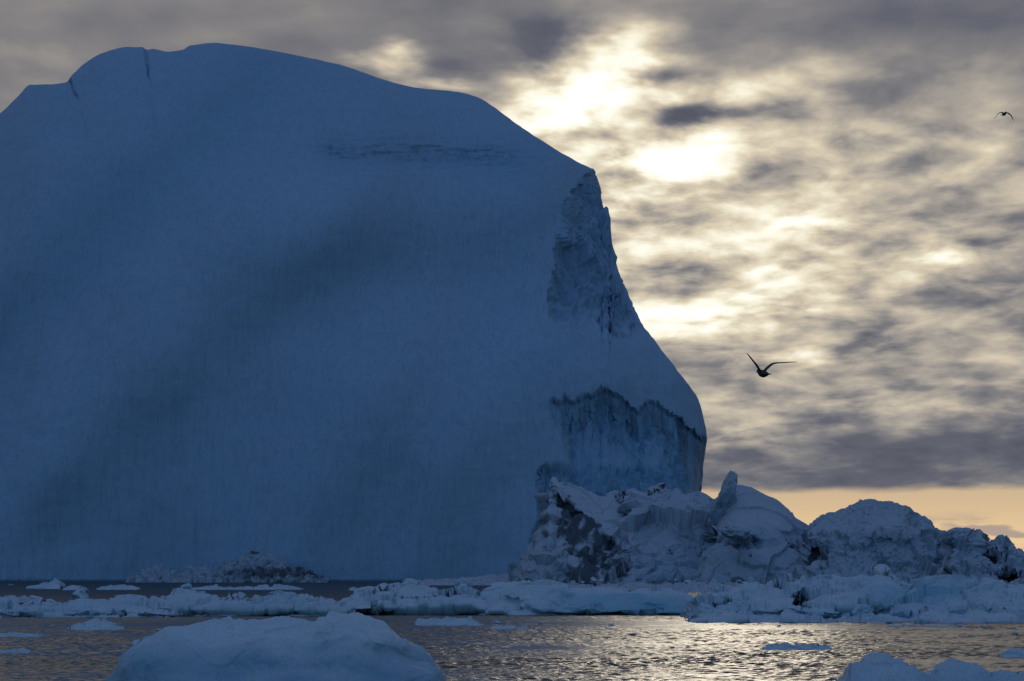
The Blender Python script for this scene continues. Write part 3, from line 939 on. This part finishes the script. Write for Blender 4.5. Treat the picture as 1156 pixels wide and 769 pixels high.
floe([(100, 826), (112, 800), (122, 778), (130, 760), (140, 742), (150, 726), (162, 715), (176, 708.5), (190, 705), (200, 704.5), (206, 702.5), (213, 703), (222, 702), (236, 699), (252, 697), (262, 698), (276, 701),
      (290, 700.5), (306, 698), (320, 696), (336, 697.5), (352, 698), (366, 695), (382, 692.5), (400, 691.5), (414, 694), (426, 699), (438, 706), (448, 716), (456, 723), (466, 726), (474, 729), (482, 737), (490, 747), (497, 757), (504, 770), (512, 796), (520, 826)],
     828.0, 3.4, 3.0, 'big smooth rounded floe of blue ice low in the left foreground', nx=420, nf=160, rel=NEAR, jag=1.1, lean=1.35, depth=near_depth, mat=M_NEAR,
     blue=lambda X, Y, T, G: np.clip(0.75 * sstep(Y, 712, 752) + 0.25 * gnoise(np.stack([X / 50, Y / 16, 0 * X], -1)), 0, 1), taper=0.12)
floe([(930, 792), (944, 776), (952, 766), (958, 757), (962, 748), (968, 747), (976, 742), (988, 738.5), (998, 739), (1008, 742), (1020, 746), (1032, 752), (1042, 757), (1050, 758), (1058, 753), (1070, 747.5), (1082, 747.5), (1094, 752), (1106, 758),
      (1114, 764), (1122, 764), (1132, 758), (1144, 756.5), (1158, 759), (1176, 768), (1200, 792)], 793.0, 2.6, 2.4,
     'pale floe with three rounded humps at the lower right edge', nx=330, nf=120, rel=NEAR + [('fbm', (0.5, 0.5, 0.4), 0.10)], jag=1.2, lean=1.3, mat=M_NEAR, blue=lambda X, Y, T, G: 0.15 + 0.35 * sstep(Y, 752, 780))

# ------------------------------------------------------------------ loose blocks of ice
BLK = [block_mesh('ice_block', 60 + i, M_FLOE, cuts=9 + i % 5, sub=5, rough=0.06 + 0.02 * (i % 3), keep=(0.42, 0.85), blue=0.1 + 0.1 * (i % 4)) for i in range(12)]
NAMED = [  # px, py, base row, w, h, seed, label
    (40, 682, 690, 30, 18, 0, 'pale pointed ice block at the left end of the crumbled ridge'),
    (93, 675, 690, 29, 19, 1, 'squarish pale blue ice block sitting on the left crumbled ridge'),
    (5, 680, 690, 26, 16, 2, 'rounded ice block cut by the left edge on the crumbled ridge'),
    (210, 669, 689, 27, 19, 3, 'rounded blue ice block topping the ridge behind the big foreground floe'),
    (272, 673, 689, 15, 12, 4, 'small dark blue ice block on the ridge behind the big foreground floe'),
    (315, 675, 689, 46, 13, 5, 'broad blue tilted ice block on the ridge behind the big foreground floe'),
    (432, 671, 688, 16, 14, 6, 'small upright ice block midway along the crumbled ridge left of the smooth blue floe'),
    (524, 668, 688, 27, 25, 7, 'large rounded ice block at the left end of the smooth blue floe'),
    (519, 680, 692, 18, 12, 8, 'small crumbling ice lump before the big rounded block beside the smooth blue floe'),
    (563, 678, 692, 42, 24, 9, 'flat faced pale ice block leaning on the left end of the smooth blue floe'),
    (868, 687, 697, 66, 22, 10, 'wide rounded ice block low on the jumbled floe below the pinnacled iceberg'),
    (925, 675, 697, 34, 26, 11, 'tall pale ice block beside the dark hollow between two jumbled floes'),
    (932, 692, 699, 30, 12, 2, 'low rounded ice block under the tall pale block by the dark hollow'),
    (975, 688, 698, 60, 14, 3, 'long low ice block at the foot of the sharp peaked floe'),
    (1100, 676, 696, 36, 16, 0, 'flat topped ice block in the middle of the pale blue faced floe'),
    (1136, 686, 698, 40, 14, 5, 'low ice block by the right edge on the pale blue faced floe'),
    (820, 691, 699, 42, 14, 7, 'lumpy ice block on the left end of the jumbled floe'),
    (1028, 693, 700, 46, 10, 9, 'low dark ice block between the sharp peaked floe and the pale blue faced one'),
]
for (px, py, br, w_, h_, k, lab) in NAMED:
    put_block('ice_block', BLK[k], px, py, float(dist_of(br)), w_, h_ * 1.15, w_ * 0.8, rot=(random.uniform(-.25, .25), random.uniform(-.2, .2), random.uniform(0, 6.28) if w_ < 1.6 * h_ else random.uniform(-.3, .3)),
              label=lab, cat='ice block', group='ice blocks frozen onto the drifting floes')
SCAT = [  # x range, crest fn, base row range, count, size range, label, group
    (0, 175, (681, 692), (690, 697), 34, (5, 20), 'small lump of white ice in the crumbled ridge at the left', 'small ice lumps on the left ridge'),
    (178, 385, (676, 690), (688, 696), 38, (5, 21), 'small lump of ice in the ridge behind the big foreground floe', 'small ice lumps on the ridge behind the big floe'),
    (385, 535, (674, 688), (686, 694), 30, (5, 20), 'small lump of ice in the crumbled ridge left of the smooth blue floe', 'small ice lumps on the middle ridge'),
    (795, 900, (668, 696), (690, 701), 24, (10, 36), 'lump of ice in the jumbled floe right of the smooth blue one', 'ice lumps on the jumbled floe by the smooth blue one'),
    (915, 1035, (664, 696), (688, 701), 24, (10, 36), 'lump of ice on the sharp peaked jumbled floe', 'ice lumps on the peaked floe'),
    (1035, 1165, (666, 698), (690, 702), 24, (10, 36), 'lump of ice on the pale blue faced floe before the blocky iceberg', 'ice lumps on the blue faced floe'),
    (640, 850, (653, 660), (662, 666), 20, (4, 11), 'small ice lump at the waterline under the dirt streaked iceberg', 'ice lumps under the dirty iceberg'),
]
for (xa, xb, pr, br, n_, sr, lab, grp) in SCAT:
    for i in range(n_):
        u = random.random()
        px = xa + (xb - xa) * (i + random.random()) / n_
        py = pr[0] + (pr[1] - pr[0]) * u
        w_ = random.uniform(*sr) * (0.75 + 0.5 * u)
        D = float(dist_of(br[0] + (br[1] - br[0]) * u))
        put_block('ice_lump', BLK[random.randrange(12)], px, py, D, w_ * random.uniform(0.9, 1.5), w_ * random.uniform(0.55, 0.95), w_,
                  rot=(random.uniform(-.4, .4), random.uniform(-.4, .4), random.uniform(0, 6.28)), label=lab, cat='ice lump', group=grp)
AFLOAT = [(12, 661), (120, 700), (60, 707), (180, 712), (470, 712), (560, 703), (610, 704), (1004, 703), (880, 707), (1110, 708), (940, 767), (150, 735), (690, 706), (1146, 716), (35, 723), (715, 717)]
for i, (px, row) in enumerate(AFLOAT):
    D = float(dist_of(row + 1))
    w_ = (6, 9, 5, 8)[i % 4] * (1.5 if row > 760 else 1)
    put_block('ice_lump', BLK[(5 * i) % 12], px, row - w_ * 0.08, D, w_ * 1.4, w_ * 0.42, w_, rot=(0, 0, i * 1.3), label='small scrap of ice floating alone on open water', cat='ice lump', group='scraps of ice on open water')


# ------------------------------------------------------------------ gulls
def gull(name, loc, joints, heading, label, bank=0.0, pitch=0.0):
    """joints: (x, z, y-sweep, chord) along each wing from root to tip for left and right"""
    bm = bmesh.new()
    prof = [(-0.30, 0.006, 0.035), (-0.27, 0.012, 0.062), (-0.20, 0.022, 0.05), (-0.12, 0.055, 0.058), (-0.02, 0.078, 0.076), (0.08, 0.075, 0.074), (0.15, 0.052, 0.054), (0.19, 0.043, 0.044), (0.225, 0.045, 0.043), (0.255, 0.034, 0.032), (0.275, 0.014, 0.012)]
    zc = [0.02, 0.02, 0.015, 0.005, 0.0, 0.0, 0.01, 0.022, 0.03, 0.03, 0.028]
    rings = []
    K = 14
    for (y_, rz, rx), z_ in zip(prof, zc):
        rings.append([bm.verts.new((rx * math.cos(2 * math.pi * k / K), y_, z_ + rz * math.sin(2 * math.pi * k / K))) for k in range(K)])
    for a, b_ in zip(rings, rings[1:]):
        for k in range(K):
            bm.faces.new((a[k], a[(k + 1) % K], b_[(k + 1) % K], b_[k]))
    bm.faces.new(rings[0][::-1]) if False else bm.faces.new(list(reversed(rings[0])))
    bm.faces.new(rings[-1])
    for sgn, jt in ((-1, joints[0]), (1, joints[1])):
        prev = None
        first = None
        xs = np.array([j[0] for j in jt])
        s_ = np.linspace(0, 1, len(jt))
        ss = np.linspace(0, 1, 22)
        fx, fz, fy, fc = [spline(list(zip(s_, [j[q] for j in jt]))) for q in range(4)]
        for u in ss:
            x, z_, y_, c = float(fx(u)), float(fz(u)), float(fy(u)), float(fc(u))
            th = 0.020 * (1 - u) + 0.008
            sec = [(0.50, 0.0), (0.25, 1.0), (-0.1, 0.9), (-0.5, 0.15), (-0.1, -0.35), (0.25, -0.6)]
            ring = [bm.verts.new((sgn * x, y_ + c * a, z_ + th * b_ * 1.2 + 0.02 * c * (1 - (2 * a) ** 2))) for a, b_ in sec]
            if prev:
                for k in range(6):
                    q = (prev[k], prev[(k + 1) % 6], ring[(k + 1) % 6], ring[k])
                    bm.faces.new(q if sgn > 0 else q[::-1])
            else:
                first = ring
            prev = ring
        bm.faces.new(prev if sgn < 0 else prev[::-1])
        bm.faces.new(first if sgn > 0 else first[::-1])
    bmesh.ops.recalc_face_normals(bm, faces=bm.faces)
    me = bpy.data.meshes.new(name)
    bm.to_mesh(me)
    bm.free()
    tmp = bpy.data.objects.new('tmp', me)
    COL.objects.link(tmp)
    md = tmp.modifiers.new('r', 'REMESH')
    md.mode = 'VOXEL'
    md.voxel_size = 0.0055
    md.use_smooth_shade = True
    sm = tmp.modifiers.new('s', 'SMOOTH')
    sm.iterations = 2
    dg = bpy.context.evaluated_depsgraph_get()
    me2 = bpy.data.meshes.new_from_object(tmp.evaluated_get(dg))
    bpy.data.objects.remove(tmp)
    bpy.data.meshes.remove(me)
    me2.name = name
    o = link(name, me2, M_GULL, label, 'gull', 'gulls in flight')
    o.location = loc
    o.rotation_euler = (pitch, bank, heading)
    bk = bmesh.new()
    bmesh.ops.create_cone(bk, cap_ends=True, segments=8, radius1=0.011, radius2=0.003, depth=0.055)
    mb = bpy.data.meshes.new('beak')
    bk.to_mesh(mb)
    bk.free()
    beak = link('beak', mb, M_BEAK, parent=o)
    beak.location = (0, 0.295, 0.026)
    beak.rotation_euler = (-math.pi / 2, 0, 0)
    return o


gp = at(861.5, 422, 49.0)
gull('gull', gp, ([(0.03, 0.02, 0.04, 0.15), (0.10, 0.13, 0.07, 0.15), (0.19, 0.23, 0.07, 0.13), (0.32, 0.34, 0.02, 0.09), (0.41, 0.41, -0.03, 0.03)],
                  [(0.03, 0.02, 0.04, 0.15), (0.12, 0.11, 0.07, 0.15), (0.25, 0.20, 0.07, 0.13), (0.45, 0.235, 0.0, 0.09), (0.70, 0.265, -0.08, 0.025)]),
     R(20), 'dark gull gliding with raised wings beside the cliff of the huge iceberg', pitch=R(10))
gp = at(1133.5, 129, 112.0)
gull('gull', gp, ([(0.03, 0.02, 0.04, 0.16), (0.13, 0.07, 0.06, 0.16), (0.25, 0.07, 0.06, 0.14), (0.42, -0.05, 0.02, 0.10), (0.55, -0.16, -0.03, 0.03)],
                  [(0.03, 0.02, 0.04, 0.16), (0.14, 0.02, 0.06, 0.16), (0.29, -0.10, 0.06, 0.14), (0.39, -0.30, 0.0, 0.10), (0.42, -0.52, -0.06, 0.03)]),
     R(-38), 'small distant gull with drooped wings high in the grey cloud at the right', pitch=R(22))
